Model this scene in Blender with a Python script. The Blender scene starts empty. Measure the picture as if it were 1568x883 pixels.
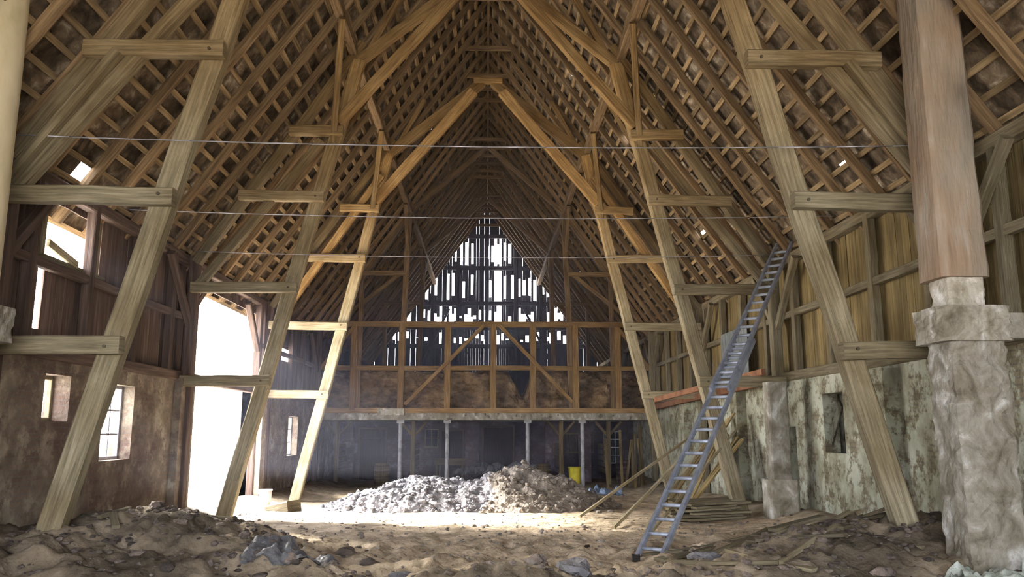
import bpy, math, random
from mathutils import Vector, noise, Matrix
import bmesh
random.seed(7)
R=random.random
def U(a,b): return a+(b-a)*R()

# ------------------------------------------------------------ mesh builder
_bm=bmesh.new(); bmesh.ops.create_icosphere(_bm,subdivisions=2,radius=1)
ICO_V=[v.co.copy() for v in _bm.verts]; ICO_F=[[v.index for v in f.verts] for f in _bm.faces]; _bm.free()

class MB:
    def __init__(s): s.v=[];s.f=[];s.uv=[];s.t=[];s.m=[];s.sm=[]
    def quad(s,pts,tint=1.0,mat=0,uvs=None):
        b=len(s.v); s.v+= [tuple(p) for p in pts]; s.t+=[tint]*len(pts)
        s.f.append(list(range(b,b+len(pts)))); s.m.append(mat); s.sm.append(False)
        s.uv.append(uvs or [(p[0]+p[1],p[2]) for p in pts])
    def beam(s,p1,p2,w,h,up=(0,0,1),n=2,jit=0.0,tint=None,mat=0,ch=None,taper=1.0):
        p1=Vector(p1);p2=Vector(p2);a=(p2-p1);L=a.length
        if L<1e-5:return
        a/=L;up=Vector(up)
        sd=a.cross(up)
        if sd.length<1e-3: sd=a.cross(Vector((1,0,0)))
        sd.normalize();t=sd.cross(a).normalized()
        if ch is None: ch=min(w,h)*0.10
        if tint is None: tint=U(.75,1.2)
        x=w/2;y=h/2;c=ch
        prof=[(-x+c,-y),(x-c,-y),(x,-y+c),(x,y-c),(x-c,y),(-x+c,y),(-x,y-c),(-x,-y+c)] if ch>0 else [(-x,-y),(x,-y),(x,y),(-x,y)]
        K=len(prof);b=len(s.v);uo=U(0,50);vo=U(0,50)
        per=[0]
        for k in range(K):
            q=prof[k];r=prof[(k+1)%K];per.append(per[-1]+math.hypot(q[0]-r[0],q[1]-r[1]))
        for i in range(n+1):
            f=i/n;sc=1+(taper-1)*f
            o=p1+a*(L*f)
            if 0<i<n: o=o+sd*U(-jit,jit)+t*U(-jit,jit)
            for q in prof:
                s.v.append(tuple(o+sd*q[0]*sc+t*q[1]*sc)); s.t.append(tint)
        for i in range(n):
            for k in range(K):
                k2=(k+1)%K
                s.f.append([b+i*K+k,b+i*K+k2,b+(i+1)*K+k2,b+(i+1)*K+k]);s.m.append(mat);s.sm.append(False)
                u0=uo+L*i/n;u1=uo+L*(i+1)/n
                s.uv.append([(u0,vo+per[k]),(u0,vo+per[k+1]),(u1,vo+per[k+1]),(u1,vo+per[k])])
        for e,rev in ((0,True),(n,False)):
            idx=[b+e*K+k for k in range(K)]
            uvs=[(uo+prof[k][0],vo+prof[k][1]) for k in range(K)]
            if rev: idx=idx[::-1];uvs=uvs[::-1]
            s.f.append(idx);s.m.append(mat);s.sm.append(False);s.uv.append(uvs)
    def cyl(s,p1,p2,r1,r2=None,K=14,n=1,tint=1.0,mat=0,jit=0.0):
        r2=r1 if r2 is None else r2
        p1=Vector(p1);p2=Vector(p2);a=(p2-p1);L=a.length;a/=L
        sd=a.cross(Vector((0,0,1)))
        if sd.length<1e-3: sd=Vector((1,0,0))
        sd.normalize();t=sd.cross(a).normalized();b=len(s.v)
        for i in range(n+1):
            f=i/n;r=r1+(r2-r1)*f;o=p1+a*L*f
            for k in range(K):
                an=2*math.pi*k/K;rr=r*(1+U(-jit,jit))
                s.v.append(tuple(o+sd*math.cos(an)*rr+t*math.sin(an)*rr));s.t.append(tint)
        for i in range(n):
            for k in range(K):
                k2=(k+1)%K
                s.f.append([b+i*K+k,b+i*K+k2,b+(i+1)*K+k2,b+(i+1)*K+k]);s.m.append(mat);s.sm.append(True)
                s.uv.append([(L*i/n,k*.1),(L*i/n,k*.1+.1),(L*(i+1)/n,k*.1+.1),(L*(i+1)/n,k*.1)])
        for e,rev in ((0,True),(n,False)):
            idx=[b+e*K+k for k in range(K)]
            if rev: idx=idx[::-1]
            s.f.append(idx);s.m.append(mat);s.sm.append(False);s.uv.append([(0,0)]*K)
    def box(s,a,b,tint=1.0,mat=0):
        x0,y0,z0=a;x1,y1,z1=b
        P=[(x0,y0,z0),(x1,y0,z0),(x1,y1,z0),(x0,y1,z0),(x0,y0,z1),(x1,y0,z1),(x1,y1,z1),(x0,y1,z1)]
        for f in ((3,2,1,0),(4,5,6,7),(0,1,5,4),(2,3,7,6),(1,2,6,5),(3,0,4,7)):
            s.quad([P[i] for i in f],tint,mat)
    def rock(s,c,r,sq=(1,1,1),tint=None,mat=0,rough=.35):
        b=len(s.v);o=Vector((U(0,99),U(0,99),U(0,99)));rot=Matrix.Rotation(U(0,6.28),3,'Z')
        if tint is None: tint=U(.6,1.3)
        c=Vector(c)
        for q in ICO_V:
            d=1+rough*noise.noise(q*1.3+o)*1.6
            p=rot@Vector((q.x*d*sq[0],q.y*d*sq[1],q.z*d*sq[2]))
            s.v.append(tuple(c+p*r));s.t.append(tint)
        for f in ICO_F:
            s.f.append([b+i for i in f]);s.m.append(mat);s.sm.append(False);s.uv.append([(0,0)]*3)
    def grid(s,fn,nu,nv,mat=0,smooth=True,tintfn=None):
        b=len(s.v)
        for j in range(nv+1):
            for i in range(nu+1):
                p=fn(i/nu,j/nv);s.v.append(tuple(p));s.t.append(tintfn(p) if tintfn else 1.0)
        for j in range(nv):
            for i in range(nu):
                a=b+j*(nu+1)+i
                s.f.append([a,a+1,a+nu+2,a+nu+1]);s.m.append(mat);s.sm.append(smooth)
                s.uv.append([(i/nu,j/nv),((i+1)/nu,j/nv),((i+1)/nu,(j+1)/nv),(i/nu,(j+1)/nv)])
    def obj(s,name,mats,parent=None):
        me=bpy.data.meshes.new(name);me.from_pydata(s.v,[],s.f)
        uvl=me.uv_layers.new(name='UVMap')
        flat=[c for f in s.uv for uv in f for c in uv]
        uvl.data.foreach_set('uv',flat)
        at=me.attributes.new('tint','FLOAT','POINT');at.data.foreach_set('value',s.t)
        for m in (mats if isinstance(mats,(list,tuple)) else [mats]): me.materials.append(m)
        me.polygons.foreach_set('material_index',s.m);me.polygons.foreach_set('use_smooth',s.sm)
        me.update()
        o=bpy.data.objects.new(name,me);bpy.context.scene.collection.objects.link(o)
        if parent:o.parent=parent
        return o

# ------------------------------------------------------------ materials
def mat(name,cols,scale=3.0,coord='pos',stretch=(1,1,1),bump=.3,bscale=None,rough=.85,metal=0,detail=8,spec=.3,hi=None,brick=None,dist=0.0,rng=(.30,.70),big=None):
    m=bpy.data.materials.new(name);m.use_nodes=True;nt=m.node_tree;N=nt.nodes;L=nt.links
    bs=N['Principled BSDF'];bs.inputs['Roughness'].default_value=rough;bs.inputs['Metallic'].default_value=metal
    bs.inputs['Specular IOR Level'].default_value=spec
    if coord=='uv':
        tc=N.new('ShaderNodeUVMap');src=tc.outputs[0]
    else:
        tc=N.new('ShaderNodeNewGeometry');src=tc.outputs['Position']
    mp=N.new('ShaderNodeMapping');mp.inputs['Scale'].default_value=stretch;L.new(src,mp.inputs['Vector'])
    nz=N.new('ShaderNodeTexNoise');nz.inputs['Scale'].default_value=scale;nz.inputs['Detail'].default_value=detail
    nz.inputs['Roughness'].default_value=.62;nz.inputs['Distortion'].default_value=dist
    L.new(mp.outputs[0],nz.inputs['Vector'])
    rp=N.new('ShaderNodeValToRGB');e=rp.color_ramp.elements
    n=len(cols)
    lo,hi_=rng
    while len(e)<n: e.new(.5)
    for i,c in enumerate(cols):
        e[i].position=lo+(hi_-lo)*i/(n-1);e[i].color=(*c,1)
    L.new(nz.outputs['Fac'],rp.inputs['Fac']);col=rp.outputs['Color']
    if brick:
        g=N.new('ShaderNodeNewGeometry');sx=N.new('ShaderNodeSeparateXYZ');L.new(g.outputs['Position'],sx.inputs[0])
        ad=N.new('ShaderNodeMath');ad.operation='ADD';L.new(sx.outputs[0],ad.inputs[0]);L.new(sx.outputs[1],ad.inputs[1])
        cb=N.new('ShaderNodeCombineXYZ');L.new(ad.outputs[0],cb.inputs[0]);L.new(sx.outputs[2],cb.inputs[1])
        bk=N.new('ShaderNodeTexBrick');bk.inputs['Color1'].default_value=(*brick[0],1);bk.inputs['Color2'].default_value=(*brick[1],1);bk.inputs['Mortar'].default_value=(*brick[2],1)
        bk.inputs['Scale'].default_value=1;bk.inputs['Brick Width'].default_value=.26;bk.inputs['Row Height'].default_value=.085;bk.inputs['Mortar Size'].default_value=.012
        L.new(cb.outputs[0],bk.inputs['Vector'])
        n2=N.new('ShaderNodeTexNoise');n2.inputs['Scale'].default_value=brick[3];n2.inputs['Detail'].default_value=12;n2.inputs['Roughness'].default_value=.75
        L.new(g.outputs['Position'],n2.inputs['Vector'])
        r2=N.new('ShaderNodeValToRGB');r2.color_ramp.elements[0].position=brick[4];r2.color_ramp.elements[1].position=brick[4]+.08
        L.new(n2.outputs['Fac'],r2.inputs['Fac'])
        mx=N.new('ShaderNodeMix');mx.data_type='RGBA';L.new(r2.outputs[0],mx.inputs['Factor']);L.new(bk.outputs['Color'],mx.inputs['A']);L.new(col,mx.inputs['B'])
        col=mx.outputs['Result']
    if big:  # large stains / weathering patches
        g=N.new('ShaderNodeNewGeometry');n3=N.new('ShaderNodeTexNoise');n3.inputs['Scale'].default_value=big[0];n3.inputs['Detail'].default_value=4
        L.new(g.outputs['Position'],n3.inputs['Vector'])
        r3=N.new('ShaderNodeValToRGB');r3.color_ramp.elements[0].position=.36;r3.color_ramp.elements[1].position=.62
        r3.color_ramp.elements[0].color=(*big[1],1);r3.color_ramp.elements[1].color=(1.0,1.0,1.0,1)
        L.new(n3.outputs['Fac'],r3.inputs['Fac'])
        mb_=N.new('ShaderNodeMix');mb_.data_type='RGBA';mb_.blend_type='MULTIPLY';mb_.inputs['Factor'].default_value=1
        L.new(col,mb_.inputs['A']);L.new(r3.outputs[0],mb_.inputs['B']);col=mb_.outputs['Result']
    if hi:   # timber tint changes with height (lower = grey, upper = warm)
        g=N.new('ShaderNodeNewGeometry');sx=N.new('ShaderNodeSeparateXYZ');L.new(g.outputs['Position'],sx.inputs[0])
        mr=N.new('ShaderNodeMapRange');mr.inputs['From Min'].default_value=hi[1];mr.inputs['From Max'].default_value=hi[2];L.new(sx.outputs[2],mr.inputs['Value'])
        mm=N.new('ShaderNodeMix');mm.data_type='RGBA';mm.blend_type='MULTIPLY';mm.inputs['Factor'].default_value=1
        m3=N.new('ShaderNodeMix');m3.data_type='RGBA';L.new(mr.outputs[0],m3.inputs['Factor']);m3.inputs['A'].default_value=(1,1,1,1);m3.inputs['B'].default_value=(*hi[0],1)
        L.new(col,mm.inputs['A']);L.new(m3.outputs['Result'],mm.inputs['B']);col=mm.outputs['Result']
    at=N.new('ShaderNodeAttribute');at.attribute_name='tint'
    mul=N.new('ShaderNodeVectorMath');mul.operation='SCALE';L.new(col,mul.inputs[0]);L.new(at.outputs['Fac'],mul.inputs['Scale'])
    L.new(mul.outputs[0],bs.inputs['Base Color'])
    if bump:
        nb=N.new('ShaderNodeTexNoise');nb.inputs['Scale'].default_value=bscale or scale*3;nb.inputs['Detail'].default_value=6
        L.new(mp.outputs[0],nb.inputs['Vector'])
        bp=N.new('ShaderNodeBump');bp.inputs['Strength'].default_value=bump;bp.inputs['Distance'].default_value=.05
        L.new(nb.outputs['Fac'],bp.inputs['Height']);L.new(bp.outputs[0],bs.inputs['Normal'])
    return m

M_tim=mat('aged_timber',[(.115,.097,.062),(.26,.225,.15),(.41,.365,.26)],2.8,'uv',(.5,9,1),.35,hi=((1.28,.93,.56),5.0,10),rough=.8,rng=(.28,.72),big=(1.1,(.68,.63,.55)))
M_warm=mat('golden_timber',[(.22,.125,.05),(.46,.29,.12),(.68,.46,.22)],2.8,'uv',(.5,9,1),.35,big=(1.1,(.7,.64,.57)))
M_raf=mat('rafter_wood',[(.08,.05,.028),(.20,.13,.068),(.33,.225,.125)],2.5,'uv',(.5,8,1),.3)
M_lath=mat('lath_wood',[(.13,.09,.048),(.28,.195,.105),(.45,.335,.19)],2.5,'uv',(.5,8,1),.2)
M_tile=mat('roof_tile_underside',[(.035,.025,.018),(.11,.08,.052),(.21,.16,.11),(.46,.41,.34)],3.4,'pos',(1,1,1),.5,dist=.5,big=(.5,(.55,.5,.45)))
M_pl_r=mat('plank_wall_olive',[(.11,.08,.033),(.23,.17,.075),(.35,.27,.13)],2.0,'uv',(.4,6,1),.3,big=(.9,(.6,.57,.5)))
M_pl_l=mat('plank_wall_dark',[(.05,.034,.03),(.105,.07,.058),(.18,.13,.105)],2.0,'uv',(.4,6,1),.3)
M_gab=mat('gable_board',[(.03,.027,.04),(.07,.06,.075),(.12,.10,.115)],2.0,'uv',(.4,6,1),.3)  # bluish tone puts the hazy veil into the board colour
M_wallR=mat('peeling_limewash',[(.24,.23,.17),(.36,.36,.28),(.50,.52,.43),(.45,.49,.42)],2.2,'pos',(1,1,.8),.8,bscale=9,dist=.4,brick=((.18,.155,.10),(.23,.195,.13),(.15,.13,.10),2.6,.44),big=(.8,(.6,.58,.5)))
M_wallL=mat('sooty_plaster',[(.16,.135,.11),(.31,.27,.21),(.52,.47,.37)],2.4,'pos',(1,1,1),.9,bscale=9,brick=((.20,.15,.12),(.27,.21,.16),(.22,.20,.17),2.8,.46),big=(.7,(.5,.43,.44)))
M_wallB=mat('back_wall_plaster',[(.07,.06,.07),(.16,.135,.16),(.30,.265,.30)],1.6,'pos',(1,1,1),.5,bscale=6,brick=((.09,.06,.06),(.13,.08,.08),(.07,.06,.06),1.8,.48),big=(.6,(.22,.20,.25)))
M_conc=mat('flaking_concrete',[(.10,.085,.06),(.20,.18,.14),(.31,.29,.25),(.58,.58,.57)],3.4,'pos',(1,1,.8),1.0,bscale=9,dist=.6,rng=(.28,.70))
M_colup=mat('weathered_column',[(.15,.135,.115),(.25,.22,.18),(.31,.255,.20),(.38,.365,.34)],1.5,'pos',(2.2,2.2,.4),.7,big=(.9,(.88,.74,.64)))
M_cream=mat('cream_column',[(.36,.30,.17),(.54,.46,.30),(.62,.54,.38)],1.5,'pos',(1,1,.5),.3)
M_white=mat('white_paint',[(.55,.55,.55),(.75,.75,.74),(.8,.8,.8)],4,'pos',(1,1,1),.5)
M_grey=mat('grey_whitewash',[(.2,.2,.22),(.4,.4,.43),(.55,.55,.58)],4,'pos',(1,1,1),.5)
M_soil=mat('barn_soil',[(.17,.13,.09),(.37,.30,.215),(.54,.45,.34)],2.6,'pos',(1,1,1),.7,bscale=12,rough=.9)
M_dung=mat('dung_heap',[(.05,.04,.036),(.11,.088,.078),(.20,.16,.135)],3.0,'pos',(1,1,1),1.0,bscale=14)
M_rub=mat('grey_rubble',[(.14,.14,.155),(.26,.255,.28),(.40,.39,.42)],3.0,'pos',(1,1,1),1.0,bscale=14)
M_earth=mat('brown_earth',[(.14,.12,.10),(.27,.235,.205),(.40,.355,.31)],3.0,'pos',(1,1,1),1.0,bscale=14)
M_hay=mat('old_hay',[(.13,.085,.045),(.30,.20,.11),(.44,.32,.18)],3,'pos',(1,1,2),1.0,bscale=25)
M_alu=mat('ladder_metal',[(.17,.19,.24),(.27,.30,.37),(.36,.39,.47)],6,'pos',(1,1,1),.1,rough=.5,metal=.3)
M_blue=mat('blue_tarp',[(.10,.15,.25),(.20,.28,.42),(.34,.41,.54)],2.5,'pos',(1,1,1),.6,rough=.5)
M_plas=mat('plastic_film',[(.20,.24,.21),(.34,.38,.34),(.5,.54,.52)],3,'pos',(1,1,1),.8,rough=.25,spec=.6)
M_dplas=mat('dark_plastic_film',[(.04,.04,.045),(.10,.10,.11),(.20,.21,.22)],3,'pos',(1,1,1),.8,rough=.3,spec=.6)
M_yel=mat('yellow_plastic',[(.5,.42,.02),(.75,.65,.05),(.8,.7,.1)],3,'pos',(1,1,1),.1,rough=.5)
M_steel=mat('thin_steel',[(.25,.25,.3),(.4,.4,.45),(.5,.5,.55)],3,'pos',(1,1,1),0,rough=.4,metal=.6)
M_red=mat('rusty_beam',[(.12,.055,.03),(.26,.12,.065),(.34,.18,.10)],3,'pos',(1,1,1),.3)
M_dark=mat('dark_recess',[(.015,.014,.013),(.03,.027,.025),(.05,.045,.04)],3,'pos',(1,1,1),.3)
M_cor=mat('corrugated_metal',[(.09,.10,.11),(.15,.165,.17),(.2,.21,.21)],3,'pos',(1,1,1),.2,rough=.6,metal=.3)
M_out=mat('outside_gravel',[(.55,.51,.44),(.68,.64,.56),(.78,.75,.67)],2,'pos',(1,1,1),.3)

# ------------------------------------------------------------ dimensions
EX,EZ,RZ=6.8,5.7,15.3
SL=(RZ-EZ)/EX
Y0,Y1=-4.0,47.0
def roofz(x): return RZ-abs(x)*SL
FR=[3.8,10.6,17.55,23.9,31.0,38.6]
def g(x,cx,s): return math.exp(-((x-cx)/s)**2)
def ground_z(x,y,det=True):
    z=0.12-0.30*min(max((y-16)/10,0),1)
    z+=.68*g(x,-4.5,1.6)*g(y,11.8,1.7)
    z+=.35*g(x,-6.0,1.4)*g(y,9.6,1.6)
    z+=.60*g(x,5.2,1.9)*g(y,10.6,1.5)
    z+=.20*g(x,3.4,1.2)*g(y,9.6,1.5)
    z+=.25*g(x,.3,2.3)*g(y,9.0,1.2)
    z+=.22*g(x,-2.6,1.2)*g(y,10.6,1.0)
    z+=.25*g(abs(x),6.5,.8)
    if det:
        k=.5+1.9*math.exp(-((y-10.3)/3.0)**2)
        z+=k*.07*noise.fractal(Vector((x*1.1,y*1.1,3)),1,2,5)
        z+=k*.04*noise.fractal(Vector((x*4,y*4,1)),1,2,3)
    return z
def dungness(x,y):
    d=g(x,-4.8,2.4)*g(y,11.4,2.3)+.8*g(x,5.3,2.4)*g(y,10.6,2.3)+1.0*g(x,.5,5.5)*g(y,8.3,1.8)+.5*g(abs(x),6.6,.8)
    return min(1,d*1.2)
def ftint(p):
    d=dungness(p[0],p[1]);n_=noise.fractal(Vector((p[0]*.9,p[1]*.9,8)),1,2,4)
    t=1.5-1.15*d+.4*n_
    t*= 1-.5*min(1,max(0,(p[1]-25)/6))  # floor darkened towards the loft, shade put into the tint
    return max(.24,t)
mb=MB()
X0f,X1f=-6.9,6.9
def vmap(v): return Y0+(8-Y0)*v/.08 if v<.08 else (8+(18-8)*(v-.08)/.52 if v<.60 else 18+(Y1-18)*(v-.60)/.40)
def ffn(u,v):
    x=X0f+(X1f-X0f)*u;y=vmap(v)
    return (x,y,ground_z(x,y))
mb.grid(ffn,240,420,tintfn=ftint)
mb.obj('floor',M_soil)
mb=MB();mb.quad([(-90,-60,-.6),(90,-60,-.6),(90,120,-.6),(-90,120,-.6)]);mb.obj('ground',M_out)

# ------------------------------------------------------------ walls
def wall_x(x0,x1,y0,y1,z0,z1,ops):
    ys=sorted({y0,y1,*[o[0] for o in ops],*[o[1] for o in ops]});zs=sorted({z0,z1,*[o[2] for o in ops],*[o[3] for o in ops]})
    mb=MB()
    for i in range(len(ys)-1):
        for j in range(len(zs)-1):
            cy=(ys[i]+ys[i+1])/2;cz=(zs[j]+zs[j+1])/2
            if any(o[0]<cy<o[1] and o[2]<cz<o[3] for o in ops): continue
            mb.box((x0,ys[i],zs[j]),(x1,ys[i+1],zs[j+1]))
    return mb
opsL=[(12.2,12.95,2.05,2.75),(14.1,15.3,1.4,2.72),(18.0,23.3,-1,3.1),(27.2,28.6,1.1,2.4)]
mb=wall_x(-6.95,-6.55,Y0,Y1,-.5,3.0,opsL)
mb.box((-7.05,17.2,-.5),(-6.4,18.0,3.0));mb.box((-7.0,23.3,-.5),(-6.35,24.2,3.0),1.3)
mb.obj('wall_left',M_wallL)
opsR=[(14.7,15.6,1.5,2.62),(17.05,17.5,.5,2.0)]
mb=wall_x(6.55,6.95,Y0,Y1,-.5,3.0,opsR)
mb.box((6.85,14.6,1.4),(6.95,15.7,2.7),.15);mb.box((6.85,17,.4),(6.95,17.6,2.1),.15)
for y in (12.9,20.5,26):
    mb.box((6.3,y-.25,-.4),(6.56,y+.25,2.9),U(.9,1.1))
mb.beam((6.56,14.8,2.4),(6.62,15.5,1.7),.04,.2,tint=.3)
mb.obj('wall_right',M_wallR)
def planks(side,ops,gapp):
    mb=MB();x=side*6.72;y=Y0
    while y<Y1:
        w=U(.17,.24)
        segs=[(2.95,5.75)]
        for o in ops:
            if o[0]<y+w/2<o[1]:
                ns=[]
                for a,b in segs:
                    if o[2]>a+.05: ns.append((a,min(b,o[2])))
                    if o[3]<b-.05: ns.append((max(a,o[3]),b))
                segs=[q for q in ns if q[1]-q[0]>.05]
        for a,b in segs:
            mb.beam((x+U(-.008,.008),y+w/2,a),(x+U(-.01,.01),y+w/2,b),w-gapp,.03,up=(1,0,0),n=1,ch=0,tint=U(.7,1.25)*(.5 if side>0 and y<11.5 else 1))  # near right end tinted darker, corner darkness put into the planks
        y+=w
    return mb
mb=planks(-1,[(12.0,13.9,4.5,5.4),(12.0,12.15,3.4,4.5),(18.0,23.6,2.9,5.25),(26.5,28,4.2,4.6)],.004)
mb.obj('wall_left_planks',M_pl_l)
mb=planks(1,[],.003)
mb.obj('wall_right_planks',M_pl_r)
# unseen front gable, added to cut daylight from behind the viewpoint; open doorway below
mb=MB();x=-6.8
while x<6.8:
    w=.22;cx=x+w/2;z0=5.6 if abs(cx)<4.6 else -.3
    mb.beam((cx,Y0,z0),(cx,Y0,roofz(cx)),w-.003,.03,up=(0,1,0),n=1,ch=0,tint=U(.6,1.2));x+=w
mb.beam((-6.6,Y0+.1,5.6),(6.6,Y0+.1,5.6),.2,.24)
for s in (-1,1): mb.beam((s*4.6,Y0+.1,0),(s*4.6,Y0+.1,5.6),.2,.2,up=(0,1,0))
mb.obj('wall_front',M_pl_l)
for side,m,nm in ((-1,M_pl_l,'wall_framing_left'),(1,M_tim,'wall_framing_right')):
    mb=MB();x=side*6.58
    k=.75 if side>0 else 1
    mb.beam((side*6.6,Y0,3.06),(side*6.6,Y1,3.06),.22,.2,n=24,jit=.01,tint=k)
    mb.beam((side*6.6,Y0,5.6),(side*6.6,Y1,5.6),.2,.2,n=24,jit=.01,tint=k)
    if side>0: mb.beam((x,Y0,4.4),(x,Y1,4.4),.12,.14,n=24,jit=.01,tint=k)
    else:
        mb.beam((x,Y0,4.35),(x,17.9,4.35),.12,.14,n=12,jit=.01);mb.beam((x,23.4,4.35),(x,Y1,4.35),.12,.14,n=12,jit=.01)
    y=1.0
    while y<45:
        if not(side<0 and 18.1<y<23.2):
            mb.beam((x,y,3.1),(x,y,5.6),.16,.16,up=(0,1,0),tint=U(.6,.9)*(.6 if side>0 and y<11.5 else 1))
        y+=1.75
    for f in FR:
        kk=.6 if side>0 and f<11.5 else .85  # near right framing darkened in colour to match the dark corner
        mb.beam((side*6.42,f,0.0),(side*6.42,f,5.7),.22,.22,up=(0,1,0),n=4,jit=.01,tint=kk)
        for dy in (-1.3,1.3):
            if side<0 and 18<f+dy<23.3: continue
            mb.beam((side*6.45,f+dy,5.5),(side*6.45,f,4.1),.14,.14,tint=kk)
    if side<0:
        mb.beam((-6.6,17.95,0),(-6.6,17.95,5.5),.2,.2,up=(0,1,0));mb.beam((-6.6,23.35,0),(-6.6,23.35,5.5),.2,.2,up=(0,1,0))
        mb.beam((-6.6,22.2,5.4),(-6.6,23.3,4.2),.16,.16);mb.beam((-6.6,19.0,5.4),(-6.6,18.0,4.6),.16,.16)
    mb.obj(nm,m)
# gable wall: vertical boards, many broken or missing
mb=MB();x=-6.8
rows=[(6.9,7.7,.10,6.5),(8.0,9.2,.06,5.3),(9.45,11.3,-.04,3.9),(11.6,13.3,-.10,2.1)]
st=[False]*4
while x<6.8:
    w=U(.12,.19);cx=x+w/2;top=roofz(cx)-.05
    pieces=[]
    for i,(a,b,p,xl) in enumerate(rows):
        nn=noise.noise(Vector((cx*.9,a*.7,5)))*.8
        pp=(.20 if st[i] else .62)+p+nn
        hit=False
        if abs(cx)<xl and R()<pp:
            aa=a+U(0,.5);bb=b-U(0,.7)
            if aa<bb: pieces.append((aa,bb));hit=True
        elif abs(cx-.65)<.20 and 7.8<a<12: pieces.append((a,b));hit=True
        elif abs(cx-4.1)<.28 and i==1: pieces.append((8.3,9.1))
        st[i]=hit
    zc=-.5
    for a,b in pieces:
        if a>=top: break
        mb.beam((cx,47,zc),(cx,47,a),w-.001,.03,up=(0,1,0),n=1,ch=0,tint=U(.5,1.2));zc=b
    if zc<top: mb.beam((cx,47,zc),(cx+U(-.01,.01),47,top),w-.001,.03,up=(0,1,0),n=1,ch=0,tint=U(.5,1.2))
    x+=w
for z in (3,5.1,6.8,7.87,9.32,11.45,13.4):
    hw=min(6.7,(RZ-z)/SL-.1);mb.beam((-hw,46.9,z),(hw,46.9,z),.14,.24,n=3,jit=.02)
for xx in (-5,-3.2,-1.7,0,1.7,3.2,5):
    mb.beam((xx,46.85,0),(xx,46.85,roofz(xx)-.2),.22,.16,up=(0,1,0))
for sx in (-1,1): mb.beam((sx*5,46.85,3.2),(sx*2.2,46.85,9),.14,.14)
mb.obj('wall_gable',M_gab)

# ------------------------------------------------------------ roof
mb=MB()
ln=math.hypot(EX,RZ-EZ)+.5; nc=34
for side in (-1,1):
    ax=Vector((side*EX,0,EZ-RZ)).normalized()
    for c in range(nc):
        s0=ln*c/nc;s1=ln*(c+1)/nc
        y=Y0
        while y<Y1+.3:
            w=.30
            nn=noise.noise(Vector((y*.35,c*.25,side*9)))
            pr=.0012+.010*max(0,nn-.15)
            if side>0 and 6<y<22 and c<20: pr+=.008
            hole=R()<pr
            big=side<0 and 12.3<y<13.0 and c==31
            tt=U(.6,1.3)*(1+.6*noise.noise(Vector((y*1.5,c*.8,side))))
            def P(s,yy): return Vector((0,0,RZ))+ax*s+Vector((0,yy,0))
            if not hole and not big: mb.quad([P(s0,y),P(s0,y+w),P(s1,y+w),P(s1,y)],tt)
            elif not big:
                f=U(.45,.85);mb.quad([P(s0,y),P(s0,y+w),P(s0+(s1-s0)*f,y+w),P(s0+(s1-s0)*f,y)],tt)
            y+=w
mb.obj('ceiling',M_tile)
mb=MB()
for side in (-1,1):
    ax=Vector((side*EX,0,EZ-RZ)).normalized();nrm=Vector((side*(RZ-EZ),0,EX)).normalized()
    for c in range(1,nc+1):
        p=Vector((0,0,RZ))+ax*(ln*c/nc)-nrm*.045
        y=Y0
        while y<Y1:
            e=min(Y1,y+U(3.5,5))
            mb.beam(p+Vector((0,y,0)),p+Vector((0,e,0))+nrm*U(-.006,.006),.09,.07,up=nrm,n=1,ch=0,tint=U(.55,1.25));y=e
mb.obj('roof_laths',M_lath)
mb=MB()
y=-3.6
while y<46.8:
    for side in (-1,1):
        nrm=Vector((side*(RZ-EZ),0,EX)).normalized()
        a=Vector((side*.04,y,RZ-.03))-nrm*.15;b=Vector((side*(EX+.25),y+U(-.03,.03),EZ-.25*SL-.03))-nrm*.15
        mb.beam(a,b,.12,.15,up=nrm,n=6,jit=.018,tint=U(.7,1.2))
    if R()<.6: mb.beam((-.8,y+.08,roofz(.8)-.2),(.8,y+.08,roofz(.8)-.2),.05,.16)
    y+=1.02
mb.beam((0,Y0,RZ-.3),(0,Y1,RZ-.3),.08,.2,n=20,jit=.01)
mb.obj('roof_rafters',M_raf)

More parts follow.
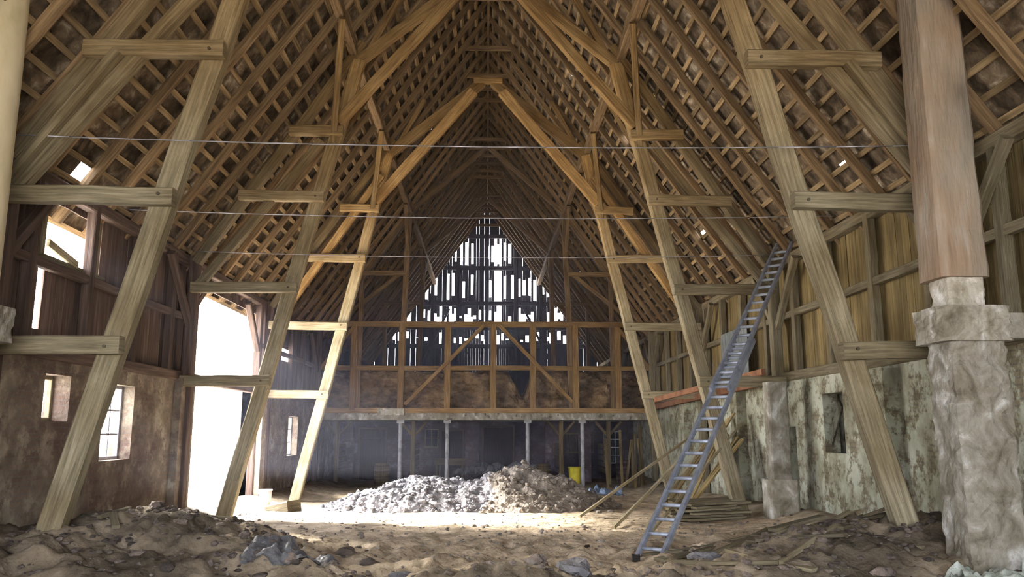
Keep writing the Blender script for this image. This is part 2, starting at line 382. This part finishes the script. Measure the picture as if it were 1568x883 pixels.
# ------------------------------------------------------------ timber frames
frames=[(3.8,5.5,.1,3.0,10.35,0),(10.6,5.52,.35,3.02,10.0,0),(17.55,5.5,.0,3.0,10.35,1),(23.9,5.5,-.2,3.05,10.35,2)]
TZ=[2.96,4.97,7.02,8.55]
for (Y,fx,fz,tx,tz,kind) in frames:
    mb=MB()
    def px(z): return fx+(tx-fx)*(z-fz)/(tz-fz)
    def rx(z): return (RZ-z)/SL-.42
    for s in (-1,1):
        tw=1.0 if kind==0 else (1.1 if kind==1 else 1.55)  # last frame tinted brighter, doorway light put into the colour
        gz=ground_z(s*fx,Y)-.15
        foot=Vector((s*(fx+(tx-fx)*(gz-fz)/(tz-fz)),Y,gz));top=Vector((s*tx,Y,tz))
        mb.beam(foot,top,.30,.24,up=(0,1,0),n=9,jit=.014,tint=tw)
        for i,z in enumerate(TZ):
            inn=px(z)-.18;out=[6.5,6.4,rx(z)+.05,rx(z)+.1][i]
            mb.beam((s*inn,Y-.20,z+U(-.03,.03)),(s*out,Y-.20,z+U(-.03,.03)),.17,.23,n=4,jit=.012,tint=U(.8,1.15)*tw)
            mb.cyl((s*px(z),Y-.31,z),(s*px(z),Y-.27,z),.022,K=8,tint=.3)
        mb.beam((s*6.4,Y,5.55),(s*2.9,Y,roofz(2.9)-.42),.2,.24,up=(0,1,0),n=5,jit=.015,tint=.7)
        if kind<2: mb.beam((s*6.3,Y-.12,5.0),(s*3.75,Y-.12,8.35),.18,.2,up=(0,1,0),n=3,jit=.012,tint=.8)
        else: mb.beam((s*6.2,Y-.12,5.1),(s*3.25,Y-.12,9.6),.22,.2,up=(0,1,0),n=3,jit=.012,tint=1.0,mat=1)  # golden strut carries the painted doorway light
        if kind==0: mb.beam((s*5.0,Y-.3,6.95),(s*6.3,Y-.3,5.1),.12,.16,up=(0,1,0),tint=.8)
        mm=1
        th=1.0 if kind<2 else 1.3
        mb.beam((s*tx,Y,tz),(s*.18,Y,12.75),.24*th,.20,up=(0,1,0),n=3,jit=.01,mat=mm,tint=U(.6,.75))
        mb.beam((s*px(8.75),Y-.2,8.75),(s*.45,Y-.2,12.35),.24*th,.18,up=(0,1,0),n=3,jit=.012,mat=mm,tint=U(1.0,1.1) if kind==2 else U(.75,.85))
        mb.beam((s*px(9.9),Y-.02,9.9),(s*2.0,Y-.02,roofz(2.0)-.35),.14,.14,up=(0,1,0),mat=mm,tint=.6)
        for dy in (-1.9,1.9):
            mb.beam((s*(px(8.2)+.02),Y+.1,8.2),(s*3.05,Y+dy,10.4),.14,.16,mat=0,n=2,jit=.01,tint=.75)
    mb.beam((-.45,Y-.05,12.78),(.45,Y-.05,12.78),.16,.18,mat=1)
    if kind<2: mb.beam((0,Y,12.8),(0,Y,RZ-.3),.14,.14,up=(0,1,0),mat=1,tint=.5)
    mb.obj('timber_frame',[M_tim,M_warm])
for s in (-1,1):
    mb=MB();mb.beam((s*3.1,Y0,10.55),(s*3.1,Y1,10.55),.2,.24,n=30,jit=.02,tint=1.1)
    mb.obj('roof_purlin',M_raf)
for Y in (31.15,38.6):
    mb=MB()
    for s in (-1,1):
        mb.beam((s*3.3,Y,2.6),(s*3.1,Y,10.5),.22,.22,up=(0,1,0),n=4,jit=.02)
        mb.beam((s*4.9,Y,2.6),(s*4.9,Y,7.9),.18,.18,up=(0,1,0),n=3,jit=.02)
        mb.beam((s*3.15,Y,8.2),(s*6.4,Y,5.6),.16,.16,up=(0,1,0))
        mb.beam((s*3.2,Y-.1,8.0),(s*5,Y-.1,8.0),.14,.18)
        mb.beam((s*3.1,Y,10.5),(s*.1,Y,13.2),.18,.18,up=(0,1,0))
        mb.beam((s*6.4,Y,5.55),(s*2.9,Y,roofz(2.9)-.42),.2,.24,up=(0,1,0),n=5)
        for dy in (-1.6,1.6): mb.beam((s*3.15,Y,8.9),(s*3.1,Y+dy,10.4),.14,.14)
    mb.obj('upright_frame',M_raf)
for y in (10.25,13.9,17.2):
    mb=MB();pts=[(x,y,5.74-.10*(1-(x/6.3)**2)) for x in [-6.3+12.6*i/16 for i in range(17)]]
    for a,b in zip(pts,pts[1:]): mb.cyl(a,b,.008,K=6)
    mb.obj('tie_wire',M_steel)

# ------------------------------------------------------------ hay loft gallery
mb=MB()
mb.box((-6.55,31.0,2.32),(6.55,46.8,2.58),1.1)
for i in range(60):
    x=U(-6.4,6.4);mb.rock((x,31.0,U(2.34,2.56)),U(.03,.08),(1.6,.4,.8))
mb.box((-4.1,30.8,2.5),(-3.1,31.02,2.75),1.5)
mb.obj('loft_floor_slab',M_conc)
mb=MB()
for x in (-3.28,-1.49,1.6,3.72):
    mb.cyl((x,31.4,-.3),(x,31.4,2.33),.075,K=12,n=3,jit=.04);mb.box((x-.14,31.26,2.2),(x+.14,31.54,2.33))
mb.obj('support_columns',M_grey)
mb=MB()
mb.beam((-6.5,31.1,2.68),(6.5,31.1,2.68),.2,.2,n=6,jit=.01,tint=.8)
for x in (-5.1,-3.28,-1.49,.26,1.8,3.46,5.1): mb.beam((x,31.1,2.7),(x,31.1,6.0),.24,.2,up=(0,1,0),n=3,jit=.015,tint=U(.5,.7))
mb.beam((-6.5,31.1,6.0),(6.5,31.1,6.0),.2,.22,n=6,jit=.015,tint=.6)
mb.beam((-6.5,31.1,4.3),(6.5,31.1,4.3),.16,.18,n=6,jit=.015,tint=.55)
mb.beam((-3.1,31.0,2.9),(-.1,31.0,5.95),.14,.18,up=(0,1,0),tint=.65)
mb.beam((.5,31.0,5.95),(3.3,31.0,3.0),.14,.18,up=(0,1,0),tint=.65)
mb.beam((-6.4,31.0,4.2),(-5.1,31.0,5.9),.12,.14,up=(0,1,0),tint=.6)
mb.beam((6.4,31.0,4.2),(5.1,31.0,5.9),.12,.14,up=(0,1,0),tint=.6)
mb.obj('loft_railing_frame',M_warm)
mb=MB()
def hf(u,v):
    x=-6.3+12.6*u
    top=4.15+.25*noise.noise(Vector((x*.6,0,4)))-(1.0*g(x,1.45,.35))
    z0=2.58
    if v<.5:
        k=v/.5;z=z0+(top-z0)*k;y=31.5+.45*k**2
    else:
        k=(v-.5)/.5;z=top+.2*math.sin(k*3);y=31.95+3.5*k
    q=Vector((x*1.5,y*1.5,z*1.5))
    d=.30*noise.fractal(q,1,2,5)
    return (x,max(31.25,y-d),z+.5*d*(v>.1))
mb.grid(hf,200,70,smooth=False,tintfn=lambda p:.85+.5*noise.noise(Vector(p)*1.1))
mb.obj('loose_hay_heap',M_hay)
mb=MB()
ops=[(5.2,6.0,.5,1.9),(-2.7,-2.1,1.2,2.0)]
xs=sorted({-6.5,6.5,*[o[0] for o in ops],*[o[1] for o in ops]});zs=sorted({-.5,2.31,*[o[2] for o in ops],*[o[3] for o in ops]})
for i in range(len(xs)-1):
    for j in range(len(zs)-1):
        cx=(xs[i]+xs[i+1])/2;cz=(zs[j]+zs[j+1])/2
        if any(o[0]<cx<o[1] and o[2]<cz<o[3] for o in ops): continue
        mb.box((xs[i],36,zs[j]),(xs[i+1],36.3,zs[j+1]),.9)
mb.box((-.9,35.7,-.4),(-.3,36.05,2.3),1.5);mb.box((2.6,35.7,-.4),(3.3,36.05,2.3),1.5);mb.box((3.9,34.2,-.4),(4.4,34.6,2.3),1.4)
mb.box((-6.3,34.6,-.4),(-5.6,35.0,2.3),1.2)
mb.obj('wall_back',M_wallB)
for (nm,x0,n,h) in (('door_1',-5.4,6,1.95),('door_2',.0,7,2.05),('door_3',-1.85,5,1.9)):
    mb=MB()
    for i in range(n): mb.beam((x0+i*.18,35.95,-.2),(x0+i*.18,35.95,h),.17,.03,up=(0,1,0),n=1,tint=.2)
    for z in (.3,1.6): mb.beam((x0-.08,35.9,z),(x0+n*.18-.1,35.9,z),.04,.12,tint=.2)
    mb.beam((x0-.14,35.9,-.2),(x0-.14,35.9,h+.08),.1,.1,up=(0,1,0),tint=.8);mb.beam((x0+n*.18-.05,35.9,-.2),(x0+n*.18-.05,35.9,h+.08),.1,.1,up=(0,1,0),tint=.8)
    mb.beam((x0-.18,35.9,h+.08),(x0+n*.18,35.9,h+.08),.1,.1,tint=.8)
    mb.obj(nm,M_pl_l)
for x in (-5.9,-2.9,3.0,4.9):  # partitions added to deepen the darkness under the loft
    mb=MB()
    mb.beam((x,32.6,-.2),(x,32.6,2.3),.16,.16,up=(0,1,0),tint=.8)
    mb.beam((x,32.7,1.7),(x+.55,32.7,2.28),.1,.1,tint=.7);mb.beam((x,32.7,1.7),(x-.5,32.7,2.28),.1,.1,tint=.7)
    for z in (.3,.55,.8,1.05,1.3): mb.beam((x,32.6,z),(x,35.6,z),.04,.2,tint=.5)
    mb.obj('loft_shade_partition',M_pl_r)
# barrels, hay rack, trough and lumber stored under the loft
def barrel(x,y,r,h,m,t=1):
    mb=MB();z=ground_z(x,y)-.03
    for a,b,ra,rb in ((0,.25,.85,.97),(.25,.5,.97,1),(.5,.75,1,.97),(.75,1,.97,.85)):
        mb.cyl((x,y,z+h*a),(x,y,z+h*b),r*ra,r*rb,K=18,tint=t)
    for a in (.12,.38,.62,.88): mb.cyl((x,y,z+h*a-.02),(x,y,z+h*a+.02),r*(1.02 if .3<a<.7 else .955),K=18,tint=.4)
    mb.obj('wooden_barrel',m)
barrel(-4.2,33.4,.32,.85,M_pl_r,.7);barrel(2.35,33.5,.3,.8,M_pl_r,.6);barrel(5.6,33.4,.32,.85,M_pl_l,1)
mb=MB()
mb.beam((-2.2,35.2,.5),(-.9,35.2,.5),.4,.05,tint=.6)
for s in (-.2,.2): mb.beam((-2.2,35.2+s,.62),(-.9,35.2+s,.62),.04,.28,tint=.6)
for x in (-2.1,-1.0): mb.beam((x,35.2,-.1),(x,35.2,.5),.1,.3,up=(0,1,0),tint=.6)
mb.obj('feed_trough',M_pl_r)
mb=MB()
for z in (1.0,1.8): mb.beam((3.45,35.6 if z<1.5 else 35.3,z),(4.7,35.6 if z<1.5 else 35.3,z),.06,.06,tint=.8)
for i in range(9): mb.cyl((3.5+i*.145,35.6,1.0),(3.5+i*.145,35.3,1.8),.015,K=6,tint=.8)
mb.obj('hay_rack',M_pl_r)
def window(name,side,x,a0,a1,z0,z1,nv,nh,m):
    mb=MB()
    def P(a,z): return (x,a,z) if side=='x' else (a,x,z)
    up=(1,0,0) if side=='x' else (0,1,0)
    mb.beam(P(a0,z0),P(a1,z0),.08,.08,up=up);mb.beam(P(a0,z1),P(a1,z1),.08,.08,up=up)
    mb.beam(P(a0,z0),P(a0,z1),.08,.08,up=up);mb.beam(P(a1,z0),P(a1,z1),.08,.08,up=up)
    for i in range(1,nv): a=a0+(a1-a0)*i/nv;mb.beam(P(a,z0),P(a,z1),.035,.035,up=up)
    for i in range(1,nh): z=z0+(z1-z0)*i/nh;mb.beam(P(a0,z),P(a1,z),.035,.035,up=up)
    mb.obj(name,m)
window('window_1','x',-6.85,12.22,12.93,2.07,2.73,1,1,M_tim)
window('window_2','x',-6.8,14.12,15.28,1.42,2.7,3,3,M_steel)
window('window_3','x',-6.8,27.2,28.6,1.1,2.4,2,3,M_steel)
window('window_4','y',36.15,5.2,6.0,.5,1.9,3,4,M_white)
window('window_5','y',36.15,-2.7,-2.1,1.2,2.0,2,2,M_tim)
mb=MB()
mb.beam((-6.7,11.95,4.48),(-6.7,13.95,4.48),.12,.10);mb.beam((-6.66,12.1,4.72),(-6.66,13.0,4.55),.05,.12,tint=1.5)
mb.beam((-6.7,12.0,4.5),(-6.7,12.0,5.45),.08,.08,up=(0,1,0));mb.beam((-6.7,13.7,4.5),(-6.7,13.7,5.45),.05,.12,up=(0,1,0))
mb.obj('window_6',M_tim)

# ------------------------------------------------------------ masonry columns near camera
mb=MB()
def rough_block(x,y,z0,z1,w,d,n,amp,mat=0,tint=1.0,pw=9,fr=4,w2=None):
    o=Vector((U(0,9),U(0,9),U(0,9)));K=40;b=len(mb.v)
    for i in range(n+1):
        z=z0+(z1-z0)*i/n;sc=1 if w2 is None else 1+(w2/w-1)*i/n
        for k in range(K):
            an=2*math.pi*(k+.5)/K;c=math.cos(an);s_=math.sin(an)
            l=(abs(c)**pw+abs(s_)**pw)**(1/pw);px_=c/l*w/2*sc;py_=s_/l*d/2*sc
            dd=1-abs(amp*noise.fractal(Vector((px_*fr,py_*fr,z*fr))+o,1,2,4))
            mb.v.append((x+px_*dd,y+py_*dd,z));mb.t.append(tint)
    for i in range(n):
        for k in range(K):
            k2=(k+1)%K;mb.f.append([b+i*K+k,b+i*K+k2,b+(i+1)*K+k2,b+(i+1)*K+k]);mb.m.append(mat);mb.sm.append(False);mb.uv.append([(0,0)]*4)
    mb.f.append([b+n*K+k for k in range(K)]);mb.m.append(mat);mb.sm.append(False);mb.uv.append([(0,0)]*K)
    mb.f.append([b+k for k in range(K)][::-1]);mb.m.append(mat);mb.sm.append(False);mb.uv.append([(0,0)]*K)
cx,cy=5.62,9.3
rough_block(cx+.05,cy,-.1,2.95,.70,.62,50,.18,tint=.95)
rough_block(cx+.02,cy,2.92,3.33,.86,.75,10,.16,tint=1.15)
rough_block(cx+.45,cy+.05,2.98,3.28,.8,.3,6,.12,tint=1.0)
rough_block(cx,cy,3.3,3.72,.46,.46,12,.14,tint=1.6)
rough_block(cx-.02,cy,3.68,9.3,.60,.56,40,.08,mat=1,pw=10,w2=.54,fr=2,tint=1.05)
mb.obj('masonry_column',[M_conc,M_colup])
mb=MB();cx=-5.98
rough_block(cx,cy,-.1,2.95,.62,.62,30,.14)
rough_block(cx,cy,2.92,3.33,.80,.80,8,.12)
mb.cyl((cx,cy,3.3),(cx,cy,9.0),.31,.29,K=26,n=12,jit=.008,mat=1)
mb.obj('masonry_column',[M_conc,M_cream])
mb=MB()
rough_block(5.95,16.5,-.3,.95,.62,.5,14,.08,tint=1.5)
rough_block(5.95,16.5,.9,2.9,.42,.36,20,.10,tint=1.0)
mb.obj('brick_pier',[M_conc,M_tim])
mb=MB();mb.beam((6.2,17.6,3.0),(6.2,31,2.75),.14,.18,n=4);mb.beam((4.9,23.3,2.8),(6.15,17.7,3.2),.1,.14)
mb.obj('rusty_steel_beam',M_red)
mb=MB()
def cf(u,v): return (6.45+.02*math.sin(u*60),19.6+2.2*u,3.2+1.3*v)
mb.grid(cf,80,2);mb.obj('corrugated_sheet',M_cor)

# ------------------------------------------------------------ ladder
root=bpy.data.objects.new('extension_ladder',None);bpy.context.scene.collection.objects.link(root)
a=Vector((2.2,11.3,ground_z(2.2,11.3)-.03));b=Vector((6.35,16.5,5.75));ax=(b-a).normalized()
sd=Vector((.78,-.63,0)).normalized();nrm=sd.cross(ax).normalized()
if nrm.z<0:nrm=-nrm
def section(nm,p,q,w,off):
    mb=MB();L=(q-p).length
    for s in (-1,1): mb.beam(p+sd*s*w/2+nrm*off,q+sd*s*w/2+nrm*off,.05,.085,up=nrm,n=1,tint=1.0)
    k=.2
    while k<L-.1:
        mb.cyl(p+ax*k-sd*w/2+nrm*off,p+ax*k+sd*w/2+nrm*off,.026,K=8,tint=1.5);k+=.28
    mb.obj(nm,M_alu,root)
L=(b-a).length
section('lower_section',a,a+ax*L*.6,.36,0);section('upper_section',a+ax*L*.42,b,.32,.09)
mb=MB()
for s in (-1,1): mb.box(tuple(a+sd*s*.18-Vector((.05,.05,.04))),tuple(a+sd*s*.18+Vector((.05,.05,.06))))
mb.obj('rubber_feet',M_dark,root)

# ------------------------------------------------------------ rubble pile (grey gravel side + browner earth side, one heap)
mb=MB()
def bump_(x,y,cx,cy,rx,ry,h,sharp,seed):
    r=math.hypot((x-cx)/rx,(y-cy)/ry)
    r*=1+.18*noise.noise(Vector((x*.8,y*.8,seed)))
    k=max(0,1-r**sharp)
    return h*k*(1+.22*noise.fractal(Vector((x*1.6,y*1.6,seed)),1,2,4))
def pz(x,y):
    a_=bump_(x,y,-1.6,21.3,2.7,1.9,.80,1.5,1);b_=bump_(x,y,1.1,21.3,2.5,1.9,1.0,1.35,2)
    h=max(a_,b_)+.25*min(a_,b_)
    return ground_z(x,y)-.06+h+.06*noise.noise(Vector((x*5,y*5,1)))*min(1,h*5)
def isgrey(x,y): return x+.5*noise.noise(Vector((x,y,2)))<.1
mb.grid(lambda u,v:(-4.4+8.3*u,19.1+4.4*v,pz(-4.4+8.3*u,19.1+4.4*v)),150,80,smooth=False)
for i in range(len(mb.f)):
    q=mb.v[mb.f[i][0]];mb.m[i]=0 if isgrey(q[0],q[1]) else 1
for i in range(1700):
    x=U(-4.2,3.6);y=U(19.2,23.2);z=pz(x,y)
    if z-ground_z(x,y)<.0 and R()<.75: continue
    r=U(.02,.075)*(1.8 if R()<.10 else 1)
    mb.rock((x,y,z+r*.25),r,(1,U(.6,1),U(.45,.8)),mat=0 if isgrey(x,y) else 1,tint=U(.6,1.35))
mb.obj('rubble_pile',[M_rub,M_earth])
def clear(x,y):
    return abs(x)<6.2 and not(abs(abs(x)-5.75)<.6 and abs(y-9.3)<.6)
mb=MB()
for i in range(1100):
    y=U(8.4,16) if R()<.75 else U(12,18.8);x=U(-6.0,6.0)
    if not clear(x,y): continue
    r=U(.012,.035)*(1.8 if R()<.06 else 1);mb.rock((x,y,ground_z(x,y)+r*.2),r,(1,U(.6,1),U(.4,.8)),tint=U(.6,1.3)*(1-.5*dungness(x,y)))
for i in range(1500):
    side=R()
    if side<.45: x=random.gauss(-4.5,1.1);y=random.gauss(11.6,1.2)
    elif side<.8: x=random.gauss(5.0,1.3);y=random.gauss(10.8,1.0)
    else: x=U(-3,4);y=U(8.6,10.2)
    if not clear(x,y): continue
    r=U(.015,.06)*(2.0 if R()<.05 else 1);mb.rock((x,y,ground_z(x,y)+r*.05),r,(1.2,U(.6,1),U(.35,.7)),tint=U(.5,1.3),mat=1)
mb.obj('scattered_debris',[M_earth,M_dung])
mb=MB()
for (x,y,r) in ((1.0,9.3,.2),(-1.0,9.9,.1),(.2,9.7,.1),(2.6,9.9,.12),(-3.2,13.0,.14)):
    mb.rock((x,y,ground_z(x,y)+r*.1),r,(1.6,.8,.5),tint=.5,rough=.5)
mb.obj('stone_blocks',M_rub)
def sheet(name,cx,cy,w,d,m,h=.12,dz=.05,seed=0,hf=None,n=46):
    mb=MB()
    def fn(u,v):
        x=cx+w*(u-.5)+.12*noise.noise(Vector((v*4,u*3,seed)));y=cy+d*(v-.5)+.12*noise.noise(Vector((u*4,v*2,seed+3)))
        z=(hf or ground_z)(x,y)+dz+h*abs(noise.fractal(Vector((x*2.4,y*2.4,seed)),1,2,4))
        return (x,y,z)
    mb.grid(fn,n,n);mb.obj(name,m)
sheet('plastic_sheet',5.35,8.5,.9,.7,M_plas,.32,.05,3)
sheet('black_plastic_sheet',-2.35,10.3,1.1,.6,M_dplas,.12,.01,4)
sheet('blue_tarpaulin',-.4,22.3,2.0,.8,M_blue,.12,.06,5,pz)
sheet('blue_tarpaulin',3.3,23.9,1.3,.9,M_blue,.35,.2,6)
sheet('dark_tarpaulin',-.2,32.9,2.2,1.2,M_dplas,.5,.4,7)
mb=MB()
for i in range(36):
    z=ground_z(4.8,17.0)+.06+(i//6)*.06;y=16.5+(i%6)*.2+U(-.05,.05)
    mb.beam((3.95+U(-.25,.25),y,z),(5.3+U(-.2,.2),y+U(-.1,.1)+.4,z+U(0,.02)),.17,.045,tint=U(.7,1.3),n=1)
mb.obj('board_stack',M_tim)
mb=MB()
for i in range(9):
    y=18.8+i*.28;mb.beam((4.55+U(-.3,.3),y,-.05),(6.15,y+U(.2,.8),U(1.6,2.4)),.2,.04,up=(-.7,.1,.7),tint=U(.9,1.8),n=1)
mb.obj('leaning_boards',M_pl_r)
for (p,q,t,w) in (((2.0,17.7),(5.4,21.0,1.83),1.6,.06),((2.4,15.6),(4.85,19.5,1.44),1.8,.065),((3.0,15.4),(5.1,19.0,1.6),1.7,.06),((2.9,14.6),(5.9,18.6,2.1),1.4,.05)):
    mb=MB();mb.beam((p[0],p[1],ground_z(*p)+.02),q,w,w,n=5,jit=.015,tint=t,ch=.012);mb.obj('long_pole',M_tim)
mb=MB()
for i in range(40):
    x=U(2.6,6.0);y=U(9.2,12.6);L_=U(.5,1.6);an=U(-.9,.9)
    x2=x+L_*math.cos(an)*.5;y2=y+L_*math.sin(an)*.5;x1=x-L_*math.cos(an)*.5;y1=y-L_*math.sin(an)*.5
    if max(x1,x2)>6.2 or (abs((x1+x2)/2-5.62)<1.0 and abs((y1+y2)/2-9.3)<.9):continue
    mb.beam((x1,y1,ground_z(x1,y1)+.03),(x2,y2,ground_z(x2,y2)+U(.03,.12)),U(.05,.17),.04,tint=U(.35,1.0),n=2,jit=.02)
for i in range(14):
    x=U(-6.0,-3.2);y=U(10.5,15);L_=U(.4,1.0);an=U(0,3)
    x2=x+L_*math.cos(an)*.6
    if x2<-6.3: continue
    mb.beam((x,y,ground_z(x,y)+.04),(x2,y+L_*math.sin(an)*.6,ground_z(x2,y+L_*math.sin(an)*.6)+.05),U(.05,.12),.04,tint=U(.3,.7),n=2)
mb.obj('scrap_wood',M_tim)
mb=MB();mb.beam((-5.2,20.4,-.02),(-4.6,20.1,.12),.5,.3,tint=.5);mb.obj('timber_offcut',M_tim)
def bucket(name,x,y,r,h,m):
    mb=MB();z=ground_z(x,y)-.02
    mb.cyl((x,y,z),(x,y,z+h),r*.8,r,K=20,n=2);mb.cyl((x,y,z+h-.03),(x,y,z+h),r*1.06,r*1.06,K=20)
    for s in (-1,1): mb.cyl((x+s*r,y,z+h*.8),(x+s*r*.6,y-.12,z+h*.55),.008,K=6)
    mb.cyl((x-r*.6,y-.12,z+h*.55),(x+r*.6,y-.12,z+h*.55),.008,K=6)
    mb.obj(name,m)
bucket('white_bucket',-5.6,21.2,.17,.42,M_white)
bucket('yellow_drum',3.6,33.0,.30,.7,M_yel)
mb=MB()
for (x,y,r) in ((-.2,34.95,.5),(.5,34.9,.45),(1.3,34.9,.5),(2.1,34.4,.4)): mb.rock((x,y,.25),r,(1.2,.8,.8),tint=U(.5,.9),rough=.25)
mb.obj('sack_heap',M_rub)
mb=MB()
for i in range(8):
    x=U(4.4,5.9);mb.beam((x,U(29,30.5),-.1),(x+U(.1,.5),31.8,U(1.5,2.2)),.1,.05,tint=U(.4,1))
mb.obj('leaning_scrap_boards',M_pl_r)

# thin bluish scattering volume, added for the hazy veil and doorway glow
A=[(-6.2,12,0.9),(6.2,12,0.9),(6.2,46.4,0.9),(-6.2,46.4,0.9),(-6.2,12,5.6),(6.2,12,5.6),(6.2,46.4,5.6),(-6.2,46.4,5.6),(0,12,14.2),(0,46.4,14.2)]
me=bpy.data.meshes.new('haze_volume');me.from_pydata(A,[],[(3,2,1,0),(0,1,5,8,4),(2,3,7,9,6),(1,2,6,5),(3,0,4,7),(5,6,9,8),(7,4,8,9)])
ho=bpy.data.objects.new('haze_volume',me);bpy.context.scene.collection.objects.link(ho)
vm=bpy.data.materials.new('haze_scatter');vm.use_nodes=True;N=vm.node_tree.nodes;N.remove(N['Principled BSDF'])
vs=N.new('ShaderNodeVolumeScatter');vs.inputs['Color'].default_value=(.72,.76,1,1);vs.inputs['Density'].default_value=.0042;vs.inputs['Anisotropy'].default_value=.35
vm.node_tree.links.new(vs.outputs[0],N['Material Output'].inputs['Volume']);me.materials.append(vm)

# ------------------------------------------------------------ light
w=bpy.data.worlds.new('World');bpy.context.scene.world=w;w.use_nodes=True
bg=w.node_tree.nodes['Background'];bg.inputs[0].default_value=(.95,.96,1.0,1);bg.inputs[1].default_value=19.0
sd_=bpy.data.lights.new('sun','SUN');sd_.energy=42;sd_.angle=math.radians(14);sd_.color=(1,.93,.82)
so=bpy.data.objects.new('sun',sd_);bpy.context.scene.collection.objects.link(so)
so.rotation_euler=Vector((1,-.40,-.62)).to_track_quat('-Z','Y').to_euler()
bpy.context.scene.view_settings.view_transform='Standard'

cd=bpy.data.cameras.new('camera');cam=bpy.data.objects.new('camera',cd);bpy.context.scene.collection.objects.link(cam)
cd.sensor_width=36;cd.lens=28.24;cd.clip_end=300
cam.location=(0,0,1.9);cam.rotation_euler=(math.radians(100.07),0,math.radians(-1.82))
bpy.context.scene.camera=cam
